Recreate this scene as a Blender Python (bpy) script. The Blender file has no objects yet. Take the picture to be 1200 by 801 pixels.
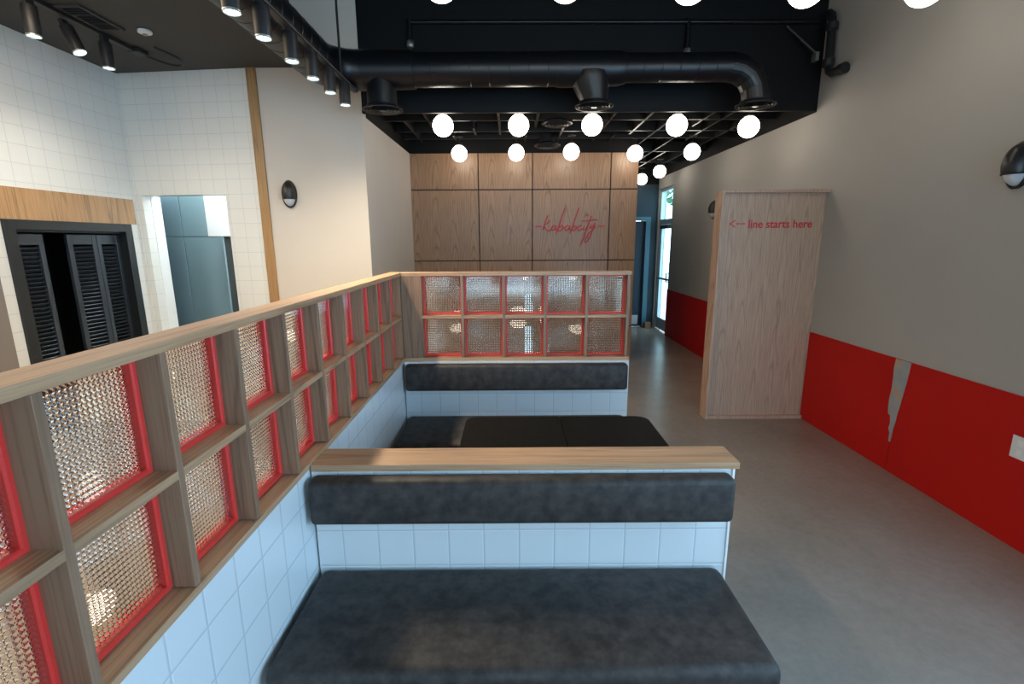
import bpy, bmesh, math, random
from mathutils import Vector, Matrix
random.seed(4)
PI = math.pi
sc = bpy.context.scene
COL = sc.collection

# ------------------------------------------------------------------ materials
def mat(name, color=(.8, .8, .8), rough=.5, metal=0.0, emit=None, estr=0.0, spec=.5):
    m = bpy.data.materials.new(name); m.use_nodes = True
    b = m.node_tree.nodes['Principled BSDF']
    b.inputs['Base Color'].default_value = (*color, 1)
    b.inputs['Roughness'].default_value = rough
    b.inputs['Metallic'].default_value = metal
    b.inputs['Specular IOR Level'].default_value = spec
    if emit:
        b.inputs['Emission Color'].default_value = (*emit, 1)
        b.inputs['Emission Strength'].default_value = estr
    return m

def nd(m, t, **kw):
    n = m.node_tree.nodes.new(t)
    for k, v in kw.items():
        setattr(n, k, v)
    return n

def lk(m, a, b): m.node_tree.links.new(a, b)

def pos_node(m, order='XYZ', scale=(1, 1, 1), rand=False):
    g = nd(m, 'ShaderNodeNewGeometry')
    s = nd(m, 'ShaderNodeSeparateXYZ'); lk(m, g.outputs['Position'], s.inputs[0])
    c = nd(m, 'ShaderNodeCombineXYZ')
    for i, ch in enumerate(order):
        lk(m, s.outputs[ch], c.inputs[i])
    v = c.outputs[0]
    if rand:
        oi = nd(m, 'ShaderNodeObjectInfo')
        mul = nd(m, 'ShaderNodeMath', operation='MULTIPLY'); mul.inputs[1].default_value = 37.0
        lk(m, oi.outputs['Random'], mul.inputs[0])
        ad = nd(m, 'ShaderNodeVectorMath', operation='ADD')
        lk(m, v, ad.inputs[0]); lk(m, mul.outputs[0], ad.inputs[1]); v = ad.outputs[0]
    mp = nd(m, 'ShaderNodeVectorMath', operation='MULTIPLY')
    mp.inputs[1].default_value = scale
    lk(m, v, mp.inputs[0])
    return mp.outputs[0]

def ramp(m, fac, stops):
    r = nd(m, 'ShaderNodeValToRGB')
    el = r.color_ramp.elements
    while len(el) < len(stops): el.new(.5)
    for e, (p, c) in zip(el, stops):
        e.position = p; e.color = (*c, 1) if len(c) == 3 else c
    lk(m, fac, r.inputs[0])
    return r.outputs['Color']

def noise(m, vec, scale=5, detail=4, rough=.5, dist=0):
    n = nd(m, 'ShaderNodeTexNoise')
    n.inputs['Scale'].default_value = scale; n.inputs['Detail'].default_value = detail
    n.inputs['Roughness'].default_value = rough; n.inputs['Distortion'].default_value = dist
    lk(m, vec, n.inputs['Vector'])
    return n.outputs['Fac']

def bump(m, h, strength=.2, dist=.01):
    b = nd(m, 'ShaderNodeBump'); b.inputs['Strength'].default_value = strength
    b.inputs['Distance'].default_value = dist
    lk(m, h, b.inputs['Height'])
    lk(m, b.outputs[0], m.node_tree.nodes['Principled BSDF'].inputs['Normal'])

def base(m): return m.node_tree.nodes['Principled BSDF'].inputs['Base Color']

def wood(name, axis, light, dark, rough=.42, rand=True, fig=1.0, leaf=0, con=.66, zs=5.5):
    """grain runs along `axis`"""
    m = mat(name, light, rough)
    along, across = .35, 1.0
    sv = [across] * 3; sv['XYZ'.index(axis)] = .045
    v = pos_node(m, 'XYZ', sv, rand)
    n1 = noise(m, v, 9 * fig, 3, .55, .6)
    w = nd(m, 'ShaderNodeMath', operation='MULTIPLY'); w.inputs[1].default_value = 11
    lk(m, n1, w.inputs[0])
    src = w.outputs[0]
    if leaf:                                          # crown-cut veneer leaves: arched figure repeating across the sheet
        def mth(op, a, b_=None):
            q = nd(m, 'ShaderNodeMath', operation=op)
            for i_, z_ in enumerate((a, b_)):
                if z_ is None: continue
                if isinstance(z_, (int, float)): q.inputs[i_].default_value = z_
                else: lk(m, z_, q.inputs[i_])
            return q.outputs[0]
        gp = nd(m, 'ShaderNodeNewGeometry'); sx = nd(m, 'ShaderNodeSeparateXYZ'); lk(m, gp.outputs['Position'], sx.inputs[0])
        tt = mth('PINGPONG', sx.outputs['X'], leaf / 2)
        nn = noise(m, pos_node(m, 'XYZ', (5, 5, 1.2), rand), 1.0, 3, .5)
        tt2 = mth('MULTIPLY', mth('MULTIPLY', tt, tt), 9.0 / (leaf * leaf) * 4)
        f_ = mth('ADD', mth('MULTIPLY', sx.outputs['Z'], zs), tt2)
        src = mth('ADD', f_, mth('MULTIPLY', nn, 9.0))
    fr = nd(m, 'ShaderNodeMath', operation='PINGPONG'); fr.inputs[1].default_value = 1
    lk(m, src, fr.inputs[0])
    sv2 = [160.0] * 3; sv2['XYZ'.index(axis)] = 4.0
    v2 = pos_node(m, 'XYZ', sv2, rand)
    n2 = noise(m, v2, 1.0, 2, .6)
    c1 = ramp(m, fr.outputs[0], [(0, tuple(a * con for a in light)), (.3, light), (1, tuple(a * 1.08 for a in light))])
    c2 = ramp(m, n2, [(.32, dark), (.55, (1, 1, 1))])
    mx = nd(m, 'ShaderNodeMix', data_type='RGBA', blend_type='MULTIPLY')
    mx.inputs['Factor'].default_value = .55
    lk(m, c1, mx.inputs[6]); lk(m, c2, mx.inputs[7])
    lk(m, mx.outputs[2], base(m))
    bump(m, n2, .08, .002)
    return m

def tile(name, order, tw, th, off=(0, 0), color=(.68, .71, .72), grout=(.54, .57, .59), rough=.16, mort=.018):
    """order: the two world axes that run across and up the tiled face"""
    m = mat(name, color, rough)
    g = nd(m, 'ShaderNodeNewGeometry')
    s = nd(m, 'ShaderNodeSeparateXYZ'); lk(m, g.outputs['Position'], s.inputs[0])
    def line(ch, pitch, o):
        a = nd(m, 'ShaderNodeMath', operation='SUBTRACT'); a.inputs[1].default_value = o
        lk(m, s.outputs[ch], a.inputs[0])
        d = nd(m, 'ShaderNodeMath', operation='DIVIDE'); d.inputs[1].default_value = pitch
        lk(m, a.outputs[0], d.inputs[0])
        f = nd(m, 'ShaderNodeMath', operation='PINGPONG'); f.inputs[1].default_value = .5
        lk(m, d.outputs[0], f.inputs[0])
        return f.outputs[0]
    mn = nd(m, 'ShaderNodeMath', operation='MINIMUM')
    lk(m, line(order[0], tw, off[0]), mn.inputs[0]); lk(m, line(order[1], th, off[1]), mn.inputs[1])
    c = ramp(m, mn.outputs[0], [(mort * .55, grout), (mort, color)])
    lk(m, c, base(m))
    h = ramp(m, mn.outputs[0], [(mort * .4, (0, 0, 0)), (mort * 2.2, (1, 1, 1))])
    bump(m, h, .35, .003)
    return m

def mottled(name, c1, c2, scale, rough, lo=.35, hi=.65, bmp=0, detail=6):
    m = mat(name, c1, rough)
    v = pos_node(m)
    n = noise(m, v, scale, detail, .6)
    lk(m, ramp(m, n, [(lo, c1), (hi, c2)]), base(m))
    if bmp:
        bump(m, noise(m, v, scale * 25, 2), bmp, .002)
    return m

OAK_L, OAK_D = (.50, .335, .20), (.56, .46, .38)
M = {}
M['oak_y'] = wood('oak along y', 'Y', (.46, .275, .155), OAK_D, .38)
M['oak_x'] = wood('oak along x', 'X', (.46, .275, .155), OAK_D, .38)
M['oak_z_shaded'] = wood('shaded oak upright', 'Z', (.27, .16, .098), OAK_D, .42)  # oak darkened to stand in for shade on the stile sides
M['oak_trim'] = wood('golden oak trim', 'Z', (.36, .205, .085), OAK_D, .4)
M['oak_header'] = wood('golden oak header', 'Z', (.46, .265, .12), OAK_D, .4, False)
M['veneer'] = wood('oak veneer panel', 'Z', (.335, .19, .10), (.52, .40, .30), .36, True, .8, .26)
M['veneer_sign'] = wood('pale oak veneer', 'Z', (.55, .37, .265), (.56, .47, .41), .5, False, .9, .17, .78, 2.6)
M['tile_x'] = tile('white tile facing camera', 'XZ', .1447, .161, (-.697, .585))
M['tile_y'] = tile('white tile side', 'YZ', .1447, .161, (.1, .585))
M['tile_back'] = tile('white tile far booth', 'XZ', .1435, .145, (-.688, .465))
M['tile_kx'] = tile('white tile kitchen', 'XZ', .137, .1395, (-3.026, 3.181), (.74, .73, .68), (.52, .55, .53), .3, .014)
M['tile_ky'] = tile('white tile kitchen side', 'YZ', .145, .1395, (3.70, 3.181), (.74, .74, .70), (.52, .55, .53), .3, .014)
M['leather'] = mottled('charcoal leather', (.013, .0105, .0095), (.064, .051, .044), 18, .62, .36, .76, .3, 14)
M['red'] = mat('red painted trim', (.70, .038, .03), .4)
M['red_wall'] = mottled('red wainscot paint', (.47, .006, .003), (.50, .007, .004), 3, .6)
M['red_wall'].node_tree.nodes['Principled BSDF'].inputs['Specular IOR Level'].default_value = .25
M['red_ink'] = mat('red lettering', (.62, .02, .025), .5)
M['paint'] = mottled('warm grey wall paint', (.39, .37, .34), (.405, .385, .355), 2.5, .75, .3, .7, .06)
M['paint_b'] = mottled('warm white wall paint', (.57, .51, .44), (.59, .53, .46), 2.5, .75, .3, .7, .05)
M['black'] = mat('matt black paint', (.012, .012, .013), .5)
M['duct'] = mat('black duct paint', (.0045, .005, .0065), .36, spec=.4)
M['ceil'] = mat('black ceiling paint', (.0025, .0025, .003), .7, spec=.2)
M['ceil_globe_lit'] = mat('globe-lit dark ceiling', (.010, .009, .008), .6)  # brown tint stands in for globe light on the dark ceiling
M['soffit'] = mat('charcoal soffit paint', (.040, .037, .034), .7)
M['beam'] = mat('black beam paint', (.0025, .003, .004), .6, spec=.25)
M['grey_metal'] = mat('dull grey metal', (.30, .30, .29), .4, .8)
M['steel'] = mat('stainless steel', (.30, .42, .46), .36, .8)
M['steel_dark'] = mat('shadow gap', (.03, .035, .035), .6)
M['white'] = mat('white paint', (.80, .80, .78), .5)
M['plastic'] = mat('white plastic', (.72, .73, .74), .35)
M['black_frame'] = mat('black door frame', (.008, .010, .011), .42)
M['shutter'] = mat('black louvre paint', (.026, .033, .042), .26)
M['blue'] = mottled('deep blue wall paint', (.009, .031, .045), (.011, .035, .05), 2, .6)
M['blue_dark'] = mat('dark blue door paint', (.012, .035, .055), .5)
M['blue_frame'] = mat('blue door frame paint', (.05, .15, .20), .45)
M['taupe'] = mat('taupe door', (.20, .17, .145), .6)
M['alu'] = mat('pale aluminium frame', (.42, .50, .52), .4, .5)
M['box_tan'] = mat('brown cardboard', (.30, .17, .09), .7)
M['box_white'] = mat('pale plate', (.50, .48, .52), .5)
M['joint'] = mat('black joint', (.006, .006, .006), .7)
M['table'] = mottled('black table laminate', (.0035, .0035, .0035), (.006, .006, .006), 30, .6)
M['table'].node_tree.nodes['Principled BSDF'].inputs['Specular IOR Level'].default_value = .08
M['globe'] = mat('lit opal glass', (.9, .9, .88), .3, 0, (1.0, .90, .76), 13.0)
M['spot_lens'] = mat('lit spot lens', (.9, .9, .9), .3, 0, (1, .97, .88), 9.0)
M['lens_off'] = mat('frosted lens', (.62, .64, .67), .35)
M['grass'] = mat('pale paving', (.55, .56, .56), .8)
M['bark'] = mat('bark', (.10, .07, .05), .8)
M['leaf'] = mat('leaves', (.07, .19, .10), .6)
M['putty'] = None

m = mat('polished concrete', (.2, .18, .165), .3)
v = pos_node(m)
n1 = noise(m, v, 1.3, 7, .62)
n2 = noise(m, v, 22, 6, .7)
c1 = ramp(m, n1, [(.3, (.235, .193, .158)), (.7, (.30, .252, .212))])
c2 = ramp(m, n2, [(.3, (.88, .88, .88)), (.7, (1.05, 1.05, 1.05))])
mx = nd(m, 'ShaderNodeMix', data_type='RGBA', blend_type='MULTIPLY'); mx.inputs['Factor'].default_value = 1
lk(m, c1, mx.inputs[6]); lk(m, c2, mx.inputs[7]); lk(m, mx.outputs[2], base(m))
rr = ramp(m, noise(m, v, 2.2, 5, .6), [(.3, (.235, .235, .235)), (.75, (.275, .275, .275))])
lk(m, rr, m.node_tree.nodes['Principled BSDF'].inputs['Roughness'])
bump(m, n2, .012, .002)
M['concrete'] = m

m = mat('bare plaster patch', (.4, .4, .4), .8)
v = pos_node(m)
lk(m, ramp(m, noise(m, v, 9, 4, .6), [(.42, (.31, .325, .335)), (.56, (.36, .36, .355)), (.66, (.50, .30, .19))]), base(m))
M['putty'] = m

m = mat('prismatic glass', (1, .97, .92), .02)
b = m.node_tree.nodes['Principled BSDF']
b.inputs['Transmission Weight'].default_value = 1.0
b.inputs['IOR'].default_value = 1.48
b.inputs['Roughness'].default_value = .012
M['prism'] = m

m = bpy.data.materials.new('clear door glass'); m.use_nodes = True
nt = m.node_tree; nt.nodes.clear()
o = nt.nodes.new('ShaderNodeOutputMaterial'); mixn = nt.nodes.new('ShaderNodeMixShader')
t = nt.nodes.new('ShaderNodeBsdfTransparent'); t.inputs[0].default_value = (.86, .95, .97, 1)
gl = nt.nodes.new('ShaderNodeBsdfGlossy'); gl.inputs['Roughness'].default_value = .03
fr = nt.nodes.new('ShaderNodeFresnel'); fr.inputs[0].default_value = 1.45
mixn.inputs[0].default_value = .10; nt.links.new(t.outputs[0], mixn.inputs[1])
nt.links.new(gl.outputs[0], mixn.inputs[2]); nt.links.new(mixn.outputs[0], o.inputs[0])
M['clear'] = m

# ------------------------------------------------------------------ geometry helpers
def BM(): return bmesh.new()

def add_box(bm, x0, x1, y0, y1, z0, z1, bev=0, seg=2):
    vs = [bm.verts.new((x, y, z)) for z in (z0, z1) for (x, y) in ((x0, y0), (x1, y0), (x1, y1), (x0, y1))]
    fs = [bm.faces.new([vs[i] for i in f]) for f in
          ((3, 2, 1, 0), (4, 5, 6, 7), (0, 1, 5, 4), (1, 2, 6, 5), (2, 3, 7, 6), (3, 0, 4, 7))]
    if bev:
        es = list({e for f in fs for e in f.edges})
        bmesh.ops.bevel(bm, geom=es, offset=bev, segments=seg, profile=.5, affect='EDGES')
    return bm

def boxbm(*a, **k): return add_box(BM(), *a, **k)

def add_tube(bm, pts, r, seg=16, caps=True):
    pts = [Vector(p) for p in pts]
    n = len(pts)
    rs = r if isinstance(r, (list, tuple)) else [r] * n
    tang = []
    for i in range(n):
        a = pts[max(i - 1, 0)]; b = pts[min(i + 1, n - 1)]
        tang.append((b - a).normalized())
    up = Vector((0, 0, 1)) if abs(tang[0].z) < .9 else Vector((1, 0, 0))
    nrm = (up - tang[0] * up.dot(tang[0])).normalized()
    rings = []
    for i in range(n):
        if i:
            nrm = (nrm - tang[i] * nrm.dot(tang[i])).normalized()
        bi = tang[i].cross(nrm)
        rings.append([bm.verts.new(pts[i] + (nrm * math.cos(a) + bi * math.sin(a)) * rs[i])
                      for a in (2 * PI * k / seg for k in range(seg))])
    for i in range(n - 1):
        for k in range(seg):
            bm.faces.new((rings[i][k], rings[i][(k + 1) % seg], rings[i + 1][(k + 1) % seg], rings[i + 1][k]))
    if caps:
        bm.faces.new(rings[0][::-1]); bm.faces.new(rings[-1])
    return bm

def add_lathe(bm, prof, cx=0, cy=0, seg=24, cap=True):
    """prof: list of (r, z) bottom to top or any order"""
    rings = []
    for r, z in prof:
        rings.append([bm.verts.new((cx + r * math.cos(2 * PI * k / seg), cy + r * math.sin(2 * PI * k / seg), z)) for k in range(seg)])
    for a, b in zip(rings, rings[1:]):
        for k in range(seg):
            bm.faces.new((a[k], a[(k + 1) % seg], b[(k + 1) % seg], b[k]))
    if cap:
        bm.faces.new(rings[0][::-1]); bm.faces.new(rings[-1])
    return bm

def add_prism(bm, outline, axis, d0, d1):
    """extrude a 2D outline (other two axes in order) along axis from d0 to d1"""
    def P(a, b, d):
        return {'X': (d, a, b), 'Y': (a, d, b), 'Z': (a, b, d)}[axis]
    A = [bm.verts.new(P(a, b, d0)) for a, b in outline]
    B_ = [bm.verts.new(P(a, b, d1)) for a, b in outline]
    n = len(A)
    bm.faces.new(A); bm.faces.new(B_[::-1])
    for i in range(n):
        bm.faces.new((A[i], B_[i], B_[(i + 1) % n], A[(i + 1) % n]))
    bmesh.ops.recalc_face_normals(bm, faces=bm.faces[:])
    return bm

def rect_round(x0, x1, y0, y1, r, seg=5):
    out = []
    for cx, cy, a0 in ((x1 - r, y1 - r, 0), (x0 + r, y1 - r, 90), (x0 + r, y0 + r, 180), (x1 - r, y0 + r, 270)):
        for k in range(seg + 1):
            a = math.radians(a0 + 90 * k / seg)
            out.append((cx + r * math.cos(a), cy + r * math.sin(a)))
    return out

def root_loc(p):
    l = Vector((0, 0, 0))
    while p is not None:
        l += p.location; p = p.parent
    return l

def obj(name, bm, material, parent=None, smooth=False, world=False):
    """link bm as one mesh object; world=True: the coordinates are world ones and the parent is unrotated"""
    if world and parent is not None:
        bmesh.ops.translate(bm, verts=bm.verts[:], vec=-root_loc(parent))
    bmesh.ops.recalc_face_normals(bm, faces=bm.faces[:])
    me = bpy.data.meshes.new(name); bm.to_mesh(me); bm.free()
    me.materials.append(M[material] if isinstance(material, str) else material)
    if smooth:
        for p in me.polygons: p.use_smooth = True
        try:
            me.set_sharp_from_angle(angle=math.radians(40))
        except Exception:
            pass
    o = bpy.data.objects.new(name, me); COL.objects.link(o)
    if parent is not None: o.parent = parent
    return o

def part(name, bm, material, parent, smooth=False): return obj(name, bm, material, parent, smooth, True)

def tag(o, label, cat, group=None):
    o['label'] = label; o['category'] = cat
    if group: o['group'] = group
    return o

def thing(name, label, cat, loc=(0, 0, 0), rotz=0, group=None):
    o = bpy.data.objects.new(name, None); COL.objects.link(o)
    o.location = loc; o.rotation_euler = (0, 0, rotz); o.empty_display_size = .1
    return tag(o, label, cat, group)

def struct(name, bm, material, smooth=False, parent=None):
    o = obj(name, bm, material, parent, smooth, parent is not None)
    o['kind'] = 'structure'
    return o

def place(src, loc, parent=None, rot=None):
    c = src.copy(); COL.objects.link(c)
    if parent is not None: c.parent = parent
    c.location = loc
    if rot: c.rotation_euler = rot
    return c

def dup(root, loc, label, rot=None):
    r = root.copy(); COL.objects.link(r); r.location = loc; r['label'] = label
    if rot: r.rotation_euler = rot
    for ch in list(root.children):
        c = ch.copy(); COL.objects.link(c); c.parent = r
        for g in list(ch.children):
            d = g.copy(); COL.objects.link(d); d.parent = c
    return r

# ------------------------------------------------------------------ camera
pitch, yaw, roll = math.radians(11.73), math.radians(-.09), math.radians(-.35)
cy_, sy_ = math.cos(yaw), math.sin(yaw); cp, sp = math.cos(pitch), math.sin(pitch)
Rv = Vector((cy_, sy_, 0)); Fh = Vector((-sy_, cy_, 0))
Fv = Fh * cp + Vector((0, 0, -sp)); Uv = Fh * sp + Vector((0, 0, cp))
R2 = Rv * math.cos(roll) + Uv * math.sin(roll); U2 = -Rv * math.sin(roll) + Uv * math.cos(roll)
cam = bpy.data.cameras.new('camera'); camo = bpy.data.objects.new('camera', cam); COL.objects.link(camo)
cam.sensor_fit = 'HORIZONTAL'; cam.sensor_width = 36; cam.lens = 570.3 / 1200 * 36
cam.clip_start = .02; cam.clip_end = 200
mw = Matrix((R2, U2, -Fv)).transposed().to_4x4(); mw.translation = (0, 0, 1.744)
camo.matrix_world = mw
sc.camera = camo

# ------------------------------------------------------------------ the setting
XW = 2.888; YK = 4.915; YB = 6.986; XA = -3.73; YN = -5.0; YE = 9.86
struct('floor', boxbm(-4.6, 3.1, YN, 10.2, -.12, 0), 'concrete')

# right wall with the glass exit door opening (y 8.97..9.83, z 0..2.71) and the shop window behind the camera
DY0, DY1, DZ = 8.975, 9.80, 2.70
WY0, WY1, WZ0, WZ1 = -1.4, 1.6, .9, 2.75
bm = BM()
add_box(bm, XW, XW + .15, WY1, DY0, 0, 2.912)
add_box(bm, XW, XW + .15, DY0, DY1, DZ, 2.912)
add_box(bm, XW, XW + .15, DY1, YE + .1, 0, 2.912)
add_box(bm, XW, XW + .15, YN, WY0, 0, 2.912)
add_box(bm, XW, XW + .15, WY0, WY1, 0, WZ0)
add_box(bm, XW, XW + .15, WY0, WY1, WZ1, 2.912)
add_box(bm, XW, XW + .15, YN, YK, 2.912, 4.5)
struct('wall_right', bm, 'paint')
bm = BM(); add_box(bm, XW, XW + .15, YK, YE + .1, 2.912, 4.5)
struct('wall_right_upper', bm, 'ceil')

# wall with the shop front windows behind the camera
bm = BM()
add_box(bm, -4.6, -1.6, YN - .15, YN, 0, 4.5); add_box(bm, -1.6, 2.4, YN - .15, YN, 0, .3)
add_box(bm, -1.6, 2.4, YN - .15, YN, 2.8, 4.5); add_box(bm, 2.4, 3.1, YN - .15, YN, 0, 4.5)
struct('wall_front', bm, 'paint')

# light wall with the sconce (C), the return wall (D) and the wall at the far left (A)
XD = -1.387
struct('wall_center', boxbm(-2.43, XD, YK, YK + .12, 0, 4.5), 'paint_b')
bm = BM(); add_prism(bm, [(-1.387, YK + .12), (-1.365, YB + .1), (-1.50, YB + .1), (-1.50, YK + .12)], 'Z', 0, 2.912)
struct('wall_return', bm, 'paint_b')
struct('wall_return_upper', boxbm(-1.55, -1.376, YK + .121, YB + .1, 2.912, 4.5), 'ceil')
o = struct('trim_1', boxbm(-2.432, -2.342, YK - .018, YK + .05, 0, 3.32, bev=.003), 'oak_trim')
bm = BM(); add_lathe(bm, [(.033, 0), (.035, .004), (.033, .006)], seg=20)
bmesh.ops.rotate(bm, verts=bm.verts[:], cent=(0, 0, 0), matrix=Matrix.Rotation(PI / 2, 3, 'X'))
bmesh.ops.translate(bm, verts=bm.verts[:], vec=(-1.432, YK - .001, 2.42))

# left wall A with closet opening (y 3.72..4.88, z 0..1.93), header of golden oak above it
CY0, CY1, CZ = 3.672, 4.905, 1.925
bm = BM()
add_box(bm, XA - .12, XA, YN, CY0, 0, 3.5); add_box(bm, XA - .12, XA, CY0, CY1, CZ, 3.5)
add_box(bm, XA - .12, XA, CY1, 5.2, 0, 3.5)
struct('wall_left', bm, 'tile_ky')
struct('trim_3', boxbm(XA, XA + .012, YN + .01, 4.985, CZ, 2.162), 'oak_header')
bm = BM()
add_box(bm, XA - .95, XA - .88, CY0 - .25, CY1 + .1, 0, 2.4)
add_box(bm, XA - .9, XA - .12, CY0 - .25, CY0 - .19, 0, 2.4)
add_box(bm, XA - .9, XA - .12, CY1 + .06, CY1 + .12, 0, 2.4)
add_box(bm, XA - .9, XA - .12, CY0 - .2, CY1 + .1, 2.3, 2.4)
struct('wall_closet', bm, 'joint')

# tiled wall B with the pass-through opening; it leans away a little toward the left corner
ang = math.atan2(4.915 - 5.045, -2.43 + 3.75)      # direction from left corner to the trim
rb = bpy.data.objects.new('wall_kitchen', None)
bm = BM()
WBL = math.hypot(.13, 1.32)
def onb(x): return (x + 3.75) / math.cos(ang)
ox0, ox1, oz = onb(-3.66), onb(-2.78), 2.205
add_box(bm, -.2, ox0, 0, .14, 0, 3.5); add_box(bm, ox1, WBL, 0, .14, 0, 3.5); add_box(bm, ox0, ox1, 0, .14, oz, 3.5)
add_box(bm, ox0, ox1, 0, .14, 0, .80)
bmesh.ops.rotate(bm, verts=bm.verts[:], cent=(0, 0, 0), matrix=Matrix.Rotation(ang, 3, 'Z'))
bmesh.ops.translate(bm, verts=bm.verts[:], vec=(-3.75, 5.045, 0))
bpy.data.objects.remove(rb)
struct('wall_kitchen', bm, 'tile_kx')
# white jamb lining on the left side of the pass-through
bm = BM(); add_box(bm, ox0 - .002, ox0 + .006, .10, .22, .80, oz)
bmesh.ops.rotate(bm, verts=bm.verts[:], cent=(0, 0, 0), matrix=Matrix.Rotation(ang, 3, 'Z'))
bmesh.ops.translate(bm, verts=bm.verts[:], vec=(-3.75, 5.045, 0))
struct('trim_4', bm, 'white')
# kitchen room behind it
bm = BM()
add_box(bm, -4.6, -2.3, 6.45, 6.55, 0, 3.3); add_box(bm, -4.7, -4.6, 5.1, 6.5, 0, 3.3)
add_box(bm, -2.3, -2.2, 5.05, 6.5, 0, 3.3); add_box(bm, -4.6, -2.2, 5.25, 6.5, 3.2, 3.3)
struct('wall_kitchen_back', bm, 'white')

# back wall: black backing with oak veneer panels, black joints between them
XB0, XB1 = -1.37, 1.752
wb = struct('wall_back', boxbm(XB0, XB1 - .003, YB + .012, YB + .14, 0, 2.905), 'joint')
cols = [XB0, -.437, .306, 1.378, XB1]; rows = [0, .52, 1.470, 2.434, 2.909]
for i in range(4):
    for j in range(4):
        g = .007
        struct('panel', boxbm(cols[i] + (g if i else 0), cols[i + 1] - (g if i < 3 else 0), YB, YB + .02,
                             rows[j] + g, rows[j + 1] - (g if j < 3 else 0), bev=.0015, seg=1), 'veneer', False, wb)
struct('trim_5', boxbm(XB1 - .02, XB1, YB + .02, YB + .14, 0, 2.909), 'veneer')
struct('wall_back_upper', boxbm(XB0 - .1, XB1, YB + .02, YB + .14, 2.912, 4.5), 'ceil')
# blue end wall of the passage, with a door into the dark
BD0, BD1, BDZ = 2.0, 2.76, 2.12
bm = BM()
add_box(bm, 1.2, BD0, YE, YE + .12, 0, 2.8); add_box(bm, BD1, XW, YE, YE + .12, 0, 2.8); add_box(bm, BD0, BD1, YE, YE + .12, BDZ, 2.8)
struct('wall_passage', bm, 'blue')
struct('wall_passage_upper', boxbm(1.2, XW, YE, YE + .12, 2.8, 4.5), 'ceil')
struct('wall_passage_side', boxbm(1.1, 1.2, YB + .14, YE + .12, 0, 4.5), 'blue')
d = struct('door_1', boxbm(BD0 + .01, BD1 - .088, YE + .06, YE + .10, .005, BDZ - .01), 'blue_dark')
bm = BM()
add_box(bm, BD1 - .09, BD1 + .0, YE - .02, YE + .1, 0, BDZ + .07); add_box(bm, BD0 - .07, BD1 - .09, YE - .02, YE + .1, BDZ - .0, BDZ + .07)
add_box(bm, BD0 - .07, BD0, YE - .02, YE + .1, 0, BDZ)
struct('door_frame', bm, 'blue_frame', False, d)
struct('kick_plate', boxbm(2.40, 2.60, YE + .035, YE + .058, .05, .235), 'box_white', False, d)
bx = boxbm(2.70, 2.82, YE - .18, YE - .06, 0, .11, bev=.004)
t = thing('cardboard_box', 'small brown box by the blue door frame at the end of the passage', 'box', (2.76, YE - .12, 0))
part('body', bx, 'box_tan', t)
part('flap', boxbm(2.70, 2.758, YE - .18, YE - .06, .11, .114), 'box_tan', t); part('flap', boxbm(2.762, 2.82, YE - .18, YE - .06, .11, .114), 'box_tan', t)

# glass exit door in the right wall
bm = BM()
X0, X1 = XW + .03, XW + .10
for y0, y1, z0, z1 in ((DY0, DY0 + .055, 0, DZ), (DY1 - .055, DY1, 0, DZ), (DY0 + .055, DY1 - .055, DZ - .055, DZ), (DY0 + .055, DY1 - .055, 2.03, 2.13)):
    add_box(bm, X0, X1, y0, y1, z0, z1)
dr = struct('door_2', bm, 'alu')
bm = BM(); y0, y1 = DY0 + .06, DY1 - .06
for a, b, c, d_ in ((y0, y0 + .07, .02, 2.025), (y1 - .07, y1, .02, 2.025), (y0 + .07, y1 - .07, .02, .24), (y0 + .07, y1 - .07, 1.95, 2.025)):
    add_box(bm, XW + .045, XW + .085, a, b, c, d_)
struct('door_leaf', bm, 'alu', False, dr)
struct('door_glass', boxbm(XW + .062, XW + .068, y0 + .07, y1 - .07, .24, 1.95), 'clear', False, dr)
struct('transom_glass', boxbm(XW + .062, XW + .068, y0, y1, 2.13, DZ - .055), 'clear', False, dr)
bm = BM(); add_box(bm, XW + .0, XW + .045, y0 + .02, y1 - .02, 1.0, 1.035, bev=.006)
struct('push_bar', bm, 'grey_metal', False, dr)
struct('door_closer', boxbm(XW - .01, XW + .045, y0 + .28, y0 + .58, 1.955, 2.02, bev=.006), 'black', False, dr)
bm = BM(); add_tube(bm, [(XW + .045, y0 + .035, .98), (XW - .01, y0 + .035, .98), (XW - .01, y0 + .035, 1.14), (XW + .045, y0 + .035, 1.14)], .011, 10)
struct('door_handle', bm, 'black', True, dr)

# windows behind the camera
def window(n, x0, x1, y0, y1, z0, z1, axis):
    f = BM()
    if axis == 'X':
        k = [y0 + (y1 - y0) * i / 3 for i in range(4)]
        for y in k: add_box(f, x0, x1, y - .03, y + .03, z0, z1)
        add_box(f, x0, x1, y0, y1, z0 - .03, z0 + .03); add_box(f, x0, x1, y0, y1, z1 - .03, z1 + .03)
    else:
        k = [x0 + (x1 - x0) * i / 3 for i in range(4)]
        for x in k: add_box(f, x - .03, x + .03, y0, y1, z0, z1)
        add_box(f, x0, x1, y0, y1, z0 - .03, z0 + .03); add_box(f, x0, x1, y0, y1, z1 - .03, z1 + .03)
    struct('window_%d' % n, f, 'alu')
window(1, XW + .05, XW + .10, WY0, WY1, WZ0, WZ1, 'X')
window(2, -1.6, 2.4, YN - .1, YN - .05, .3, 2.8, 'Y')

# red wainscot along the right wall, in two stretches either side of the queue sign
struct('trim_6', boxbm(XW - .012, XW, 3.470, 4.60, 0, .868, bev=.001, seg=1), 'red_wall')
struct('trim_7', boxbm(XW - .012, XW, YN + .01, 3.466, 0, .868, bev=.001, seg=1), 'red_wall')
struct('trim_8', boxbm(XW - .012, XW, 4.70, DY0 - .005, 0, .855), 'red_wall')
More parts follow.
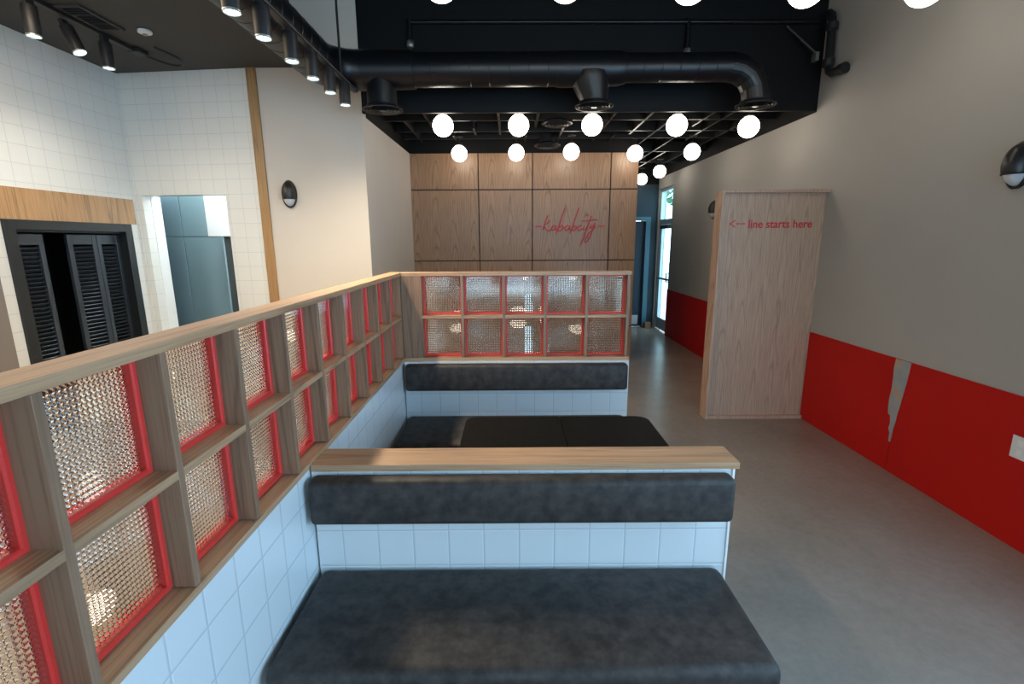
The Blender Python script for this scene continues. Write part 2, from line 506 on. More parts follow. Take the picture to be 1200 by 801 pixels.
# scraped strip of bare plaster over the joint
pts = [(3.526, .868), (3.385, .868), (3.39, .80), (3.40, .70), (3.415, .60), (3.425, .52), (3.435, .47), (3.44, .40), (3.452, .34), (3.455, .27),
       (3.462, .23), (3.478, .235), (3.478, .30), (3.496, .33), (3.487, .37), (3.498, .43), (3.522, .44), (3.528, .49), (3.531, .56), (3.522, .64), (3.526, .72), (3.532, .80)]
tag(obj('plaster_patch', add_prism(BM(), pts, 'X', XW - .0145, XW - .011), 'putty'),
    'bare grey plaster strip scraped out of the red wainscot on the right wall', 'wall patch')

# ceilings
struct('ceiling', boxbm(-2.2, 3.1, YN, YK + .1, 4.1, 4.2), 'ceil_globe_lit')
struct('ceiling_back', boxbm(-1.6, 3.1, YK + .02, YE + .2, 3.72, 3.85), 'ceil')
struct('ceiling_soffit', boxbm(-4.6, -1.98, YN, 5.12, 3.32, 4.5), 'soffit')
struct('ceiling_beam', boxbm(XD + .001, XW, YK, YK + .03, 2.925, 4.1), 'beam')
# framing of the high ceiling in front of the beam
for y in (4.2, 3.45, 2.7, 1.95):
    struct('ceiling_joist', boxbm(-1.97, XW, y - .03, y + .03, 3.93, 4.1), 'ceil_globe_lit')
# open grid over the back of the room
ZG = 3.02
def bar(x0, x1, y0, y1, z1=3.12): struct('ceiling_grid_bar', boxbm(x0, x1, y0, y1, ZG, z1), 'ceil_grid')
M['ceil_grid'] = mat('black ceiling grid paint', (.004, .004, .004), .45, spec=.3)
ys = [5.66, 6.20, 6.62, 7.6, 8.6]
for y in ys:
    if y < YB: bar(XD + .03, XW - .01, y - .015, y + .015, 3.16)
    else: bar(1.80, XW - .01, y - .015, y + .015, 3.16)
for x, y0, y1 in ((-.885, YK + .05, 5.98), (-1.15, 5.68, 6.78), (-.12, YK + .05, 6.38), (.295, YK + .05, 5.98), (.62, 6.02, 6.78), (-.42, 6.02, 6.38), (-.70, 6.42, 6.9),
                  (1.09, YK + .05, 6.78), (1.47, YK + .05, 6.38), (1.75, 5.7, 7.58), (2.10, 5.05, 5.98), (2.10, 6.42, 8.38), (2.30, YK + .05, 6.78), (2.62, 5.68, 9.2), (.2, 6.42, 6.9), (1.3, 6.42, 6.9), (2.3, 7.62, 9.2)):
    bar(x - .012, x + .012, y0, y1, 3.14)

# exterior beyond the glass door
struct('ground_outside', boxbm(3.1, 30, -4, 40, -.2, -.05), 'grass')
t = thing('leafy_tree', 'blue-green leafy tree seen through the transom of the glass exit door', 'tree', (6.5, 24.5, -.05))
bm = BM(); add_tube(bm, [(6.5, 24.5, -.05), (6.55, 24.5, 1.6), (6.45, 24.45, 3.2), (6.5, 24.5, 4.6)], [.16, .13, .10, .05], 10)
part('trunk', bm, 'bark', t, True)
bm = BM()
for i in range(2200):
    a = random.uniform(0, 2 * PI); zz = random.uniform(-1, 1); rr_ = random.random() ** .4
    s = math.sqrt(1 - zz * zz)
    c = Vector((6.5 + 2.3 * rr_ * s * math.cos(a), 24.5 + 2.3 * rr_ * s * math.sin(a), 5.4 + 2.6 * rr_ * zz))
    u = Vector((random.gauss(0, 1), random.gauss(0, 1), random.gauss(0, 1))).normalized()
    w = u.cross(Vector((random.gauss(0, 1), random.gauss(0, 1), random.gauss(0, 1)))).normalized()
    L = .17
    bm.faces.new([bm.verts.new(c + u * L), bm.verts.new(c + w * L * .5), bm.verts.new(c - u * L), bm.verts.new(c - w * L * .5)])
part('crown', bm, 'leaf', t)

# ------------------------------------------------------------------ divider screens of oak cells with red trim and prismatic glass
P_ = .3052; DEP = .10
ZB, ZM, ZT, ZC = .863, 1.196, 1.497, 1.522
def ring_mesh(w, h):
    bm = BM(); t_ = .012
    for (o0, o1, i0, i1) in ((0, .03, 0, 0),):
        outer = [(-w / 2, 0), (w / 2, 0), (w / 2, h), (-w / 2, h)]
        inner = [(-w / 2 + t_, t_), (w / 2 - t_, t_), (w / 2 - t_, h - t_), (-w / 2 + t_, h - t_)]
        F = [[bm.verts.new((x, y, z)) for x, z in q] for q, y in ((outer, 0), (inner, .004), (inner, .03), (outer, .03))]
        F0 = [bm.verts.new((x, 0, z)) for x, z in [(-w / 2 + t_ * .7, t_ * .7), (w / 2 - t_ * .7, t_ * .7), (w / 2 - t_ * .7, h - t_ * .7), (-w / 2 + t_ * .7, h - t_ * .7)]]
        loops = [F[0], F0, F[1], F[2], F[3]]
        for a, b in zip(loops, loops[1:] + loops[:1]):
            for k in range(4):
                bm.faces.new((a[k], a[(k + 1) % 4], b[(k + 1) % 4], b[k]))
    return bm

def pane_mesh(w, h, n=21):
    bm = BM(); ym = .013; yf = .007; d = .0062
    nx, nz = n, round(n * h / w)
    g = [[bm.verts.new((-w / 2 + w * i / nx, yf, h * j / nz)) for j in range(nz + 1)] for i in range(nx + 1)]
    for i in range(nx):
        for j in range(nz):
            c = bm.verts.new((-w / 2 + w * (i + .5) / nx, yf - d, h * (j + .5) / nz))
            q = [g[i][j], g[i + 1][j], g[i + 1][j + 1], g[i][j + 1]]
            for k in range(4): bm.faces.new((q[k], q[(k + 1) % 4], c))
    h2 = [[bm.verts.new((-w / 2 + w * i / nx, ym, h * j / nz)) for j in range(nz + 1)] for i in range(nx + 1)]
    for i in range(nx):
        for j in range(nz):
            c = bm.verts.new((-w / 2 + w * (i + .5) / nx, ym + d * .6, h * (j + .5) / nz))
            q = [h2[i][j], h2[i + 1][j], h2[i + 1][j + 1], h2[i][j + 1]]
            for k in range(4): bm.faces.new((q[k], q[(k + 1) % 4], c))
    def rim(G): return [G[i][0] for i in range(nx + 1)] + [G[nx][j] for j in range(1, nz + 1)] + [G[i][nz] for i in range(nx - 1, -1, -1)] + [G[0][j] for j in range(nz - 1, 0, -1)]
    ra, rb = rim(g), rim(h2)
    for k in range(len(ra)):
        bm.faces.new((ra[k], ra[(k + 1) % len(ra)], rb[(k + 1) % len(ra)], rb[k]))
    return bm

SW = .021
HU = ZT - (ZM + .011); HL = (ZM - .011) - .889
CW = P_ - SW
protos = {}
def cell(root, xc, z0, h):
    """red ring and prismatic pane in the cell centred on local x"""
    key = round(h, 4)
    if key not in protos:
        r = obj('red_frame', ring_mesh(CW, h), 'red', root)
        p = obj('glass_pane', pane_mesh(CW - .018, h - .018), 'prism', root)
        protos[key] = (r, p)
    else:
        r0, p0 = protos[key]
        r = place(r0, (0, 0, 0), root); p = place(p0, (0, 0, 0), root)
    r.location = (xc, .060, z0); p.location = (xc, .067, z0 + .009)

def divider(root, W, first, ncell, tile_mat, tile_front, x_start, oak_long, tile_end):
    """local: x along, y=0 front face, +y back"""
    L = lambda n, b, mt: obj(n, b, mt, root)
    L('cap', boxbm(x_start, W, 0, DEP, ZT, ZC, bev=.0015, seg=1), oak_long)
    x0, x1 = first, first + ncell * P_
    L('rail', boxbm(x0, x1, .0005, DEP - .001, ZM - .011, ZM + .011, bev=.001, seg=1), oak_long)
    L('bottom_rail', boxbm(x_start, W - .0, .0, DEP, ZB, .886, bev=.001, seg=1), oak_long)
    for k in range(ncell + 1):
        xc = first + k * P_
        a, b_ = xc - SW / 2, xc + SW / 2
        if k == 0 and x_start > xc - .06: a = x_start
        L('stile', boxbm(a, b_, .0, DEP - .001, .889, ZT, bev=.001, seg=1), 'oak_z_shaded')
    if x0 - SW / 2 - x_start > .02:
        L('end_panel', boxbm(x_start, x0 - SW / 2, .002, DEP - .002, .889, ZT), 'oak_z_shaded')
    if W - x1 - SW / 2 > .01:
        L('end_panel', boxbm(x1 + SW / 2, W, .002, DEP - .002, .889, ZT), 'oak_z_shaded')
    for k in range(ncell):
        xc = first + (k + .5) * P_
        cell(root, xc, ZM + .011, HU); cell(root, xc, .889, HL)
    L('tiled_base', boxbm(x_start, tile_end, tile_front, DEP, 0, ZB - .001), tile_mat)

XL, YBK = -.803, 3.56
y_first = .79 - 2 * P_
lroot = thing('divider_screen', 'long oak divider screen with red trimmed glass cells along the left of the booths', 'divider',
              (XL, y_first - SW / 2, 0), PI / 2)
divider(lroot, YBK + .10 - (y_first - SW / 2), SW / 2, 11, 'tile_y', .006, 0, 'oak_y', YBK + .10 - (y_first - SW / 2))
broot = thing('divider_screen', 'short oak divider screen with ten glass cells closing the far end of the booths', 'divider', (XL, YBK, 0), 0)
divider(broot, .882 - XL, -.664 - XL, 5, 'tile_back', -.020, .001, 'oak_x', .882 - XL)

# ------------------------------------------------------------------ booths
def cushion(x0, x1, y0, y1, z0, z1, r=.035, seg=5):
    return boxbm(x0, x1, y0, y1, z0, z1, bev=r, seg=seg)

bench = thing('booth_bench', 'nearest booth bench with wide charcoal leather seat and white tiled back under an oak ledge', 'bench', (.04, 1.8, 0))
part('tiled_back', boxbm(XL + .002, .884, 1.798, 1.945, 0, .849), 'tile_x', bench)
part('ledge', boxbm(XL + .002, .907, 1.793, 1.953, .849, .877, bev=.002, seg=2), 'oak_x', bench)
part('edge_strip', boxbm(.880, .889, 1.793, 1.80, 0, .849), 'white', bench)
part('back_cushion', cushion(-.792, .868, 1.715, 1.798, .655, .842, .024), 'leather', bench, True)
part('seat_cushion', cushion(-.792, .858, 1.283, 1.797, .315, .42, .036), 'leather', bench, True)
part('tiled_base', boxbm(-.796, .85, 1.34, 1.797, 0, .315), 'tile_x', bench)

bench2 = thing('booth_bench', 'far booth bench with charcoal seat and back cushion against the short divider screen', 'bench', (.04, 3.5, 0))
part('back_cushion', cushion(-.785, .860, 3.455, 3.538, .655, .853, .022), 'leather', bench2, True)
part('seat_cushion', cushion(-.785, .855, 2.99, 3.535, .345, .445, .034), 'leather', bench2, True)
part('tiled_base', boxbm(-.785, .85, 3.06, 3.538, 0, .345), 'tile_back', bench2)

def tabletop_outline(x0, x1, rl, rr_, y0=2.09, y1=2.69):
    o = []
    for cx, cy, a0, r in ((x1 - rr_, y1 - rr_, 0, rr_), (x0 + rl, y1 - rl, 90, rl), (x0 + rl, y0 + rl, 180, rl), (x1 - rr_, y0 + rr_, 270, rr_)):
        for k in range(6):
            a = math.radians(a0 + 90 * k / 5); o.append((cx + r * math.cos(a), cy + r * math.sin(a)))
    return o
def table(x0, x1, label, rl, rr_):
    y0, y1 = 2.09, 2.69; cx, cy = (x0 + x1) / 2, (y0 + y1) / 2
    t = thing('dining_table', label, 'table', (cx, cy, 0), 0, 'black tables at the far booth')
    part('tabletop', add_prism(BM(), tabletop_outline(x0, x1, rl, rr_, y0, y1), 'Z', .712, .74), 'table', t)
    part('column', add_lathe(BM(), [(.04, .02), (.04, .70)], cx, cy, 20), 'black', t, True)
    part('top_plate', boxbm(cx - .15, cx + .15, cy - .15, cy + .15, .70, .712), 'black', t)
    b = BM(); add_box(b, cx - .24, cx + .24, cy - .04, cy + .04, 0, .025, bev=.006); add_box(b, cx - .04, cx + .04, cy - .24, cy + .24, .0, .024, bev=.006)
    part('foot', b, 'black', t)
    return t
table(-.262, .276, 'left one of the two black tables pushed together at the far booth', .07, .008)
table(.280, .783, 'right one of the two black tables, beside the walkway at the far booth', .008, .07)

# ------------------------------------------------------------------ queue sign: a boxed oak panel standing against the right wall
SX0, SY = 1.916, 4.568
sg = thing('queue_sign', 'tall oak panel with red lettering standing out from the right wall', 'sign', (2.4, SY + .1, 0))
part('side_board', boxbm(SX0, SX0 + .026, SY, SY + .15, 0, 2.184, bev=.001, seg=1), 'veneer_sign', sg)
part('top_board', boxbm(SX0 + .026, XW, SY, SY + .15, 2.158, 2.184, bev=.001, seg=1), 'veneer_sign', sg)
part('bottom_board', boxbm(SX0 + .026, XW, SY + .004, SY + .15, 0, .03), 'veneer_sign', sg)
part('face_panel', boxbm(SX0 + .026, XW - .001, SY + .045, SY + .065, .03, 2.158), 'veneer_sign', sg)
part('back_panel', boxbm(SX0 + .026, XW - .001, SY + .132, SY + .147, .03, 2.158), 'veneer_sign', sg)

def text_mesh(body, size, spacing=1.0, extrude=.001):
    cu = bpy.data.curves.new('lettering', 'FONT'); cu.body = body; cu.size = size; cu.extrude = extrude; cu.space_character = spacing
    cu.resolution_u = 4; cu.offset = .0015
    o = bpy.data.objects.new('lettering', cu); COL.objects.link(o)
    dg = bpy.context.evaluated_depsgraph_get(); dg.update()
    me = bpy.data.meshes.new_from_object(o.evaluated_get(dg))
    COL.objects.unlink(o); bpy.data.objects.remove(o); bpy.data.curves.remove(cu)
    return me
def text_bm(body, x0, x1, y, zbase, size):
    me = text_mesh(body, size); bm = BM(); bm.from_mesh(me); bpy.data.meshes.remove(me)
    xs = [v.co.x for v in bm.verts]; a, b = min(xs), max(xs)
    for v in bm.verts:
        X, Y, Z = v.co
        v.co = (x0 + (X - a) * (x1 - x0) / (b - a), y - .001 - Z, zbase + Y)
    return bm
SFY = SY + .045
lt = part('lettering', text_bm('line starts here', 2.197, 2.785, SFY, 1.848, .105), 'red_ink', sg)
lt['label'] = 'red lettering reading line starts here'
bm = BM()
zc = 1.886
for x0, x1 in ((2.080, 2.118), (2.126, 2.164)): add_box(bm, x0, x1, SFY - .002, SFY, zc - .005, zc + .005)
add_prism(bm, [(2.012, zc), (2.074, zc + .036), (2.074, zc + .025), (2.031, zc), (2.074, zc - .025), (2.074, zc - .036)], 'Y', SFY - .002, SFY)
ar = part('arrow', bm, 'red_ink', sg); ar['label'] = 'red arrow pointing left'

# ------------------------------------------------------------------ red script sign on the oak back wall
def px(x, y):
    u, v_ = 600 + x / 8.9, 220 + y / 8.9
    return (.367 + (u - 629) * .01194, YB - .012, 1.942 - (v_ - 265) * .0114 - (u - 629) * .00008)
def smooth_path(p, n=6):
    out = []
    for i in range(len(p) - 1):
        p0, p1, p2, p3 = p[max(i - 1, 0)], p[i], p[i + 1], p[min(i + 2, len(p) - 1)]
        for k in range(n):
            t_ = k / n
            out.append(tuple(.5 * (2 * b + (c - a) * t_ + (2 * a - 5 * b + 4 * c - d_) * t_ * t_ + (3 * b - a - 3 * c + d_) * t_ ** 3)
                             for a, b, c, d_ in zip(p0, p1, p2, p3)))
    out.append(p[-1]); return out
ws = thing('wall_lettering', 'red handwritten script sign with a dash at each end on the oak back wall', 'sign', px(600, 400))
strokes = [
    [(372, 285), (350, 350), (322, 440)],
    [(388, 345), (365, 368), (338, 398), (352, 428), (372, 452), (400, 440), (428, 405)],
    [(446, 392), (424, 398), (412, 425), (422, 446), (445, 430), (462, 396), (456, 425), (462, 440), (480, 425)],
    [(550, 205), (505, 345), (460, 485)],
    [(482, 425), (505, 398), (530, 398), (532, 422), (510, 446), (486, 444), (478, 436)],
    [(532, 418), (560, 412)],
    [(588, 392), (566, 398), (553, 425), (563, 446), (588, 430), (606, 396), (600, 425), (606, 440), (622, 425)],
    [(693, 205), (648, 345), (602, 480)],
    [(624, 425), (646, 398), (668, 400), (668, 424), (648, 446), (626, 444), (620, 436)],
    [(668, 420), (690, 412)],
    [(726, 399), (708, 395), (688, 416), (690, 440), (708, 443), (732, 426)],
    [(754, 396), (743, 424), (749, 442), (768, 430), (788, 402)],
    [(768, 292), (794, 279)],
    [(826, 290), (790, 400), (750, 515), (714, 616)],
    [(720, 346), (800, 338), (888, 330)],
    [(826, 385), (812, 412), (822, 424), (842, 404), (864, 370), (838, 450), (806, 530), (776, 570), (762, 562), (776, 520), (820, 455), (872, 402)],
]
bm = BM()
for s in strokes:
    add_tube(bm, smooth_path([px(*q) for q in s]), .0062, 6)
part('script', bm, 'red_ink', ws, True)
for a, b in (((245, 402), (308, 402)), ((893, 397), (960, 397))):
    bm = BM(); add_tube(bm, [px(*a), px(*b)], .007, 6); part('dash', bm, 'red_ink', ws)

# ------------------------------------------------------------------ ducts
def duct_bm(path, r, seam=.145):
    """path: polyline; seams every `seam` metres"""
    pts, rs = [], []
    for i, (a, b) in enumerate(zip(path, path[1:])):
        a, b = Vector(a), Vector(b); L_ = (b - a).length; n = max(1, int(L_ / seam))
        for k in range(n):
            c = a + (b - a) * (k / n); dv = (b - a).normalized()
            for off, q in ((0, 1.0), (.002, 1.014), (.008, 1.014), (.010, 1.0), (.014, 1.0), (L_ / n - .004, 1.0)):
                if off < L_ / n: pts.append(c + dv * off); rs.append(r * q)
    pts.append(Vector(path[-1])); rs.append(r)
    return add_tube(BM(), pts, rs, 32)
DX, DZc, DYc = -1.53, 3.16, 4.50
R1, R2_, R3 = .155, .133, .113
dt = thing('air_duct', 'black round air duct running along the left and turning across the room below the beam', 'duct', (-.2, DYc, DZc))
part('side_run', duct_bm([(DX, -1.0, 3.15), (DX, 4.2, 3.15)], R1), 'duct', dt, True)
bm = BM()
arc = [(DX + .30 * (1 - math.cos(a)), 4.2 + .30 * math.sin(a), 3.15 + .01 * k / 6) for k, a in enumerate(i * PI / 12 for i in range(7))]
add_tube(bm, [(DX, 4.19, 3.15)] + arc + [(-.80, DYc, DZc)], [R1 * 1.01] * 8 + [R2_ * 1.1], 32)
part('elbow', bm, 'duct', dt, True)
part('cross_run', duct_bm([(-.82, DYc, DZc), (.48, DYc, DZc + .002)], R2_, .16), 'duct', dt, True)
part('tee', add_tube(BM(), [(.40, DYc, DZc), (.44, DYc, DZc), (.92, DYc, DZc + .004), (.98, DYc, DZc + .006)], [R2_ * 1.03, R2_ * 1.05, R2_ * 1.02, R3 * 1.05], 32), 'duct', dt, True)
ce = [(1.86 + .0 + .25 * math.sin(a), DYc, DZc + .012 - .25 * (1 - math.cos(a))) for a in (i * PI / 8 for i in range(5))]
part('narrow_run', duct_bm([(.96, DYc, DZc + .008), (1.86, DYc, DZc + .012)], R3, .13), 'duct', dt, True)
bm = BM(); add_tube(bm, ce + [(2.11, DYc, 2.885)], [R3 * 1.02] * 4 + [R3 * 1.02, R3], 28); part('drop_elbow', bm, 'duct', dt)
# branch collars with round louvred registers
def branch(x, z_top, z_bot, r, lean=0):
    b = BM(); add_tube(b, [(x - lean, DYc, z_top), (x - lean, DYc, z_top - .06), (x, DYc, z_bot + .05), (x, DYc, z_bot)], [r * (1.35 if lean else 1)] * 2 + [r, r], 28)
    c = part('branch', b, 'duct', dt, True)
    return c
def register(x, z, r, parent):
    b = BM()
    add_lathe(b, [(r * .78, z + .02), (r * .80, z), (r, z - .012), (r, z - .018), (r * .93, z - .020), (r * .90, z - .005), (r * .76, z + .005)], x, DYc, 36, False)
    g = part('register', b, 'duct', parent, True)
    b = BM()
    for q in (.82, .64, .46, .28):
        add_lathe(b, [(r * q, z - .022), (r * (q - .07), z - .008), (r * (q - .08), z - .010), (r * (q - .01), z - .024)], x, DYc, 36, False)
    add_lathe(b, [(.001, z - .026), (r * .16, z - .024), (r * .16, z - .012), (.001, z - .010)], x, DYc, 24, False)
    add_box(b, x - r * .9, x + r * .9, DYc - .004, DYc + .004, z - .012, z - .006); add_box(b, x - .004, x + .004, DYc - r * .9, DYc + r * .9, z - .012, z - .006)
    obj('louvre_rings', b, 'reg', g, True, True)
M['reg'] = mat('register rings', (.10, .10, .10), .3, .7)
register(-1.09, 2.865, .17, branch(-1.09, 3.12, 2.86, .125))
register(.725, 2.885, .165, branch(.725, 3.12, 2.88, .118, .035))
register(2.11, 2.885, .165, dt.children[-1])
# two round diffusers up in the open grid
def diffuser(name, label, x, y, z, r):
    t = thing(name, label, 'ceiling vent', (x, y, z), 0, 'round vents in the open ceiling grid')
    b = BM(); add_lathe(b, [(r * .6, z + .12), (r * .62, z + .03), (r, z), (r, z - .015), (r * .86, z - .01), (r * .6, z + .02)], x, y, 32, False)
    part('shell', b, 'duct', t, True)
    b = BM()
    for q in (.78, .56, .34): add_lathe(b, [(r * q, z - .03), (r * (q - .10), z), (r * (q - .12), z - .002), (r * (q - .02), z - .034)], x, y, 32, False)
    part('rings', b, 'reg', t, True)
diffuser('round_vent', 'round black vent in the ceiling grid between second and third globes of the beam row', .52, 5.75, 3.02, .17)
diffuser('round_vent', 'round black vent hanging lower, against the top of the oak wall above its second joint', .48, 6.62, 2.945, .17)

# sprinkler conduit along the top of the beam with two drops
cd = thing('ceiling_conduit', 'thin black conduit running along the top of the ceiling beam', 'pipe', (.9, YK - .03, 3.66))
bm = BM(); add_tube(bm, [(-.90, YK - .03, 3.68), (2.80, YK - .03, 3.665)], .018, 12); part('pipe', bm, 'duct', cd, True)
for x, zb_ in ((-.90, 3.50), (1.62, 3.42)):
    bm = BM(); add_tube(bm, [(x, YK - .03, 3.70), (x, YK - .03, zb_)], .022, 12); p = part('drop', bm, 'duct', cd, True)
    obj('coupling', add_lathe(BM(), [(.028, zb_ - .03), (.034, zb_ - .02), (.034, zb_ + .02), (.026, zb_ + .03)], x, YK - .03, 16), 'grey_metal', p, True, True)
# black pipe on the right wall
pp = thing('drain_pipe', 'black elbowed pipe on the right wall beside the end of the beam', 'pipe', (2.82, 4.72, 3.3))
bm = BM(); add_tube(bm, [(2.83, 4.80, 3.70), (2.82, 4.74, 3.66), (2.82, 4.72, 3.60), (2.82, 4.70, 3.25), (2.82, 4.68, 3.19), (2.82, 4.64, 3.165), (2.84, 4.53, 3.165)], .034, 16)
part('pipe', bm, 'black', pp, True)
for z in (3.56, 3.27):
    part('collar', add_lathe(BM(), [(.036, z - .035), (.048, z - .025), (.048, z + .025), (.036, z + .035)], 2.82, 4.712, 18), 'black', pp, True)
bm = BM(); add_tube(bm, [(2.838, 4.56, 3.165), (2.846, 4.50, 3.165)], .046, 16); part('coupling', bm, 'black', pp, True)
bm = BM(); add_tube(bm, [(2.50, 4.86, 3.62), (2.76, 4.78, 3.36)], .012, 8); part('brace', bm, 'black', pp, True)
part('bracket', boxbm(2.72, 2.75, 4.74, 4.80, 3.30, 3.37), 'grey_metal', pp)

# ------------------------------------------------------------------ globes
def globe_proto(label, drop):
    t = thing('globe_pendant', label, 'ceiling light', (0, 0, 0), 0, 'white globe lights')
    b = BM(); bmesh.ops.create_uvsphere(b, u_segments=32, v_segments=20, radius=.100)
    g = obj('globe', b, 'globe', t, True)
    obj('fitter', add_lathe(BM(), [(.045, .092), (.048, .10), (.03, .115), (.012, .12)], 0, 0, 20), 'grey_metal', t, True)
    obj('stem', add_lathe(BM(), [(.008, .11), (.008, drop)], 0, 0, 10), 'black', t, True)
    obj('mounting_plate', add_lathe(BM(), [(.05, drop - .012), (.052, drop), (.012, drop + .004)], 0, 0, 20), 'black', t, True)
    return t
back = [(-.650, 5.062, 'leftmost globe of the row close behind the beam'),
        (.085, 5.062, 'globe, second from left in the row close behind the beam'),
        (.80, 5.062, 'globe, middle one close behind the beam, under the duct tee'),
        (1.637, 5.10, 'globe, fourth from left in the row close behind the beam'),
        (2.385, 5.19, 'rightmost globe of the beam row, just under the duct drop at the right'),
        (-.650, 6.60, 'leftmost globe of the row hanging against the top of the oak wall'),
        (.080, 6.566, 'second globe from left in the row against the oak wall'),
        (.777, 6.528, 'third globe from left in the row against the oak wall'),
        (1.621, 6.67, 'globe at the right top corner of the oak wall'),
        (2.327, 6.578, 'globe near the right wall, in line with the oak wall row'),
        (2.454, 8.385, 'small far globe above the passage, nearest the right wall'),
        (2.428, 9.40, 'farthest globe, half hidden by the edge of the oak wall')]
g0 = None
for x, y, l in back:
    l = 'lit white ' + l
    if g0 is None:
        g0 = globe_proto(l, .20); g0.location = (x, y, 2.842)
    else: dup(g0, (x, y, 2.842), l)
g1 = None
for i, (x, z) in enumerate([(-.38, 3.152), (.316, 3.148), (1.01, 3.136), (1.66, 3.118), (2.325, 3.118)]):
    l = 'globe cut by the top edge, ' + ['leftmost of the front row', 'second of the front row, left of centre', 'third of the front row, right of centre',
                                              'fourth of the front row, beside the black wall pipe', 'rightmost of the front row, before the right wall'][i]
    if g1 is None:
        g1 = globe_proto(l, 1.0); g1.location = (x, 3.05, z)
    else: dup(g1, (x, 3.05, z), l)

# ------------------------------------------------------------------ track lights
def spot_proto(label, group, r=.042, L_=.185, ad=.045):
    """origin at the lens centre; the body rises from it"""
    t = thing('track_spotlight', label, 'spotlight', (0, 0, 0), 0, group)
    obj('body', add_lathe(BM(), [(r * .98, .004), (r, .010), (r, L_ - .006), (r * .94, L_), (.001, L_)], 0, 0, 28, False), 'black', t, True)
    obj('bezel', add_lathe(BM(), [(r * .84, .010), (r * .90, .001), (r, .004), (r, .012)], 0, 0, 28, False), 'bezel', t, True)
    obj('lens', add_lathe(BM(), [(.001, .010), (r * .84, .010), (r * .84, .013), (.001, .013)], 0, 0, 28, False), 'spot_lens', t, True)
    obj('adapter', boxbm(-.014, .014, -.03, .03, L_, L_ + ad, bev=.003), 'black', t)
    return t
M['bezel'] = mat('pale bezel', (.35, .42, .42), .35, .6)
TX = -1.30
names = ['nearest the camera', 'second from the camera', 'third from the camera', 'fourth from the camera', 'fifth from the camera, at the duct elbow', 'farthest, hanging lowest before the light wall']
p0 = None; spots = []
for i, y in enumerate([2.553, 2.852, 3.195, 3.511, 3.826, 4.155]):
    l = 'black cylinder spotlight on the hanging track, ' + names[i]
    loc = (TX, y, 2.797)
    if p0 is None:
        p0 = spot_proto(l, 'spotlights on the track beside the duct', ad=.022, L_=.16); p0.location = loc; o = p0
    else: o = dup(p0, loc, l)
    spots.append((TX, y, 2.79, (0, 0)))
tr = thing('light_track', 'black hanging light track beside the long duct', 'light track', (TX, 3, 3.04))
part('rail', boxbm(TX - .018, TX + .018, .5, 4.46, 2.976, 2.998, bev=.002, seg=1), 'black', tr)
part('conductor', boxbm(TX + .019, TX + .023, .5, 4.40, 2.984, 2.990), 'grey_metal', tr)
for y in (2.2, 4.10):
    bm = BM(); add_tube(bm, [(TX, y, 2.99), (TX, y, 4.1)], .009, 10); part('hanger_rod', bm, 'black', tr, True)

lx = -3.10
tl = thing('light_track', 'black light track on the charcoal soffit at far left with a loose cable end', 'light track', (lx, 4, 3.3))
part('rail', boxbm(lx - .018, lx + .018, 2.0, 4.40, 3.287, 3.319, bev=.002, seg=1), 'black', tl)
part('end_feed', boxbm(lx - .03, lx + .06, 4.40, 4.52, 3.282, 3.319, bev=.006), 'black', tl)
bm = BM(); add_tube(bm, smooth_path([(lx + .03, 4.50, 3.29), (-2.98, 4.66, 3.27), (-2.86, 4.66, 3.262), (-2.80, 4.52, 3.27), (-2.86, 4.40, 3.29), (-2.92, 4.42, 3.315)]), .009, 8)
part('cable', bm, 'black', tl, True)
q0 = None
for i, (x, y, z, tilt) in enumerate([(lx + .02, 3.50, 3.055, 0), (lx + .06, 3.80, 3.062, .38), (lx + .02, 4.10, 3.055, 0)]):
    l = 'black cylinder spotlight under the soffit, ' + ['nearest of three', 'tilted middle one of three', 'farthest of three, above the tile corner'][i]
    if q0 is None:
        q0 = spot_proto(l, 'spotlights on the soffit track'); q0.location = (x, y, z)
    else:
        o = dup(q0, (x, y, z), l, (0, -tilt, 0) if tilt else None)
    spots.append((x + .01, y, z - .01, (0, -tilt)))
# soffit vent and detector
vt = thing('soffit_vent', 'dark rectangular vent grille in the charcoal soffit', 'ceiling vent', (-2.98, 3.87, 3.31))
bm = BM()
vx0, vx1, vy0, vy1 = -3.07, -2.89, 3.67, 4.07
for a in ((vx0, vx1, vy0, vy0 + .02), (vx0, vx1, vy1 - .02, vy1), (vx0, vx0 + .02, vy0 + .02, vy1 - .02), (vx1 - .02, vx1, vy0 + .02, vy1 - .02)): add_box(bm, *a, 3.306, 3.3195)
part('frame', bm, 'soffit', vt)
bm = BM()
for k in range(12): add_box(bm, vx0 + .02, vx1 - .02, vy0 + .03 + k * .03, vy0 + .036 + k * .03, 3.306, 3.319)
for y in (3.80, 3.94): add_box(bm, vx0 + .02, vx1 - .02, y - .006, y + .006, 3.304, 3.319)
part('grille', bm, 'black', vt)
part('backing', boxbm(vx0 + .01, vx1 - .01, vy0 + .01, vy1 - .01, 3.3165, 3.3196), 'joint', vt)
sd = thing('smoke_detector', 'small round white detector on the charcoal soffit', 'smoke detector', (-2.765, 4.10, 3.32))
bm = BM(); add_lathe(bm, [(.048, 3.3195), (.050, 3.312), (.046, 3.303), (.030, 3.296), (.001, 3.295)], -2.765, 4.10, 28, False)
part('housing', bm, 'plastic', sd, True)
part('sensor', add_lathe(BM(), [(.018, 3.297), (.016, 3.288), (.001, 3.286)], -2.765, 4.10, 20, False), 'grey_metal', sd, True)

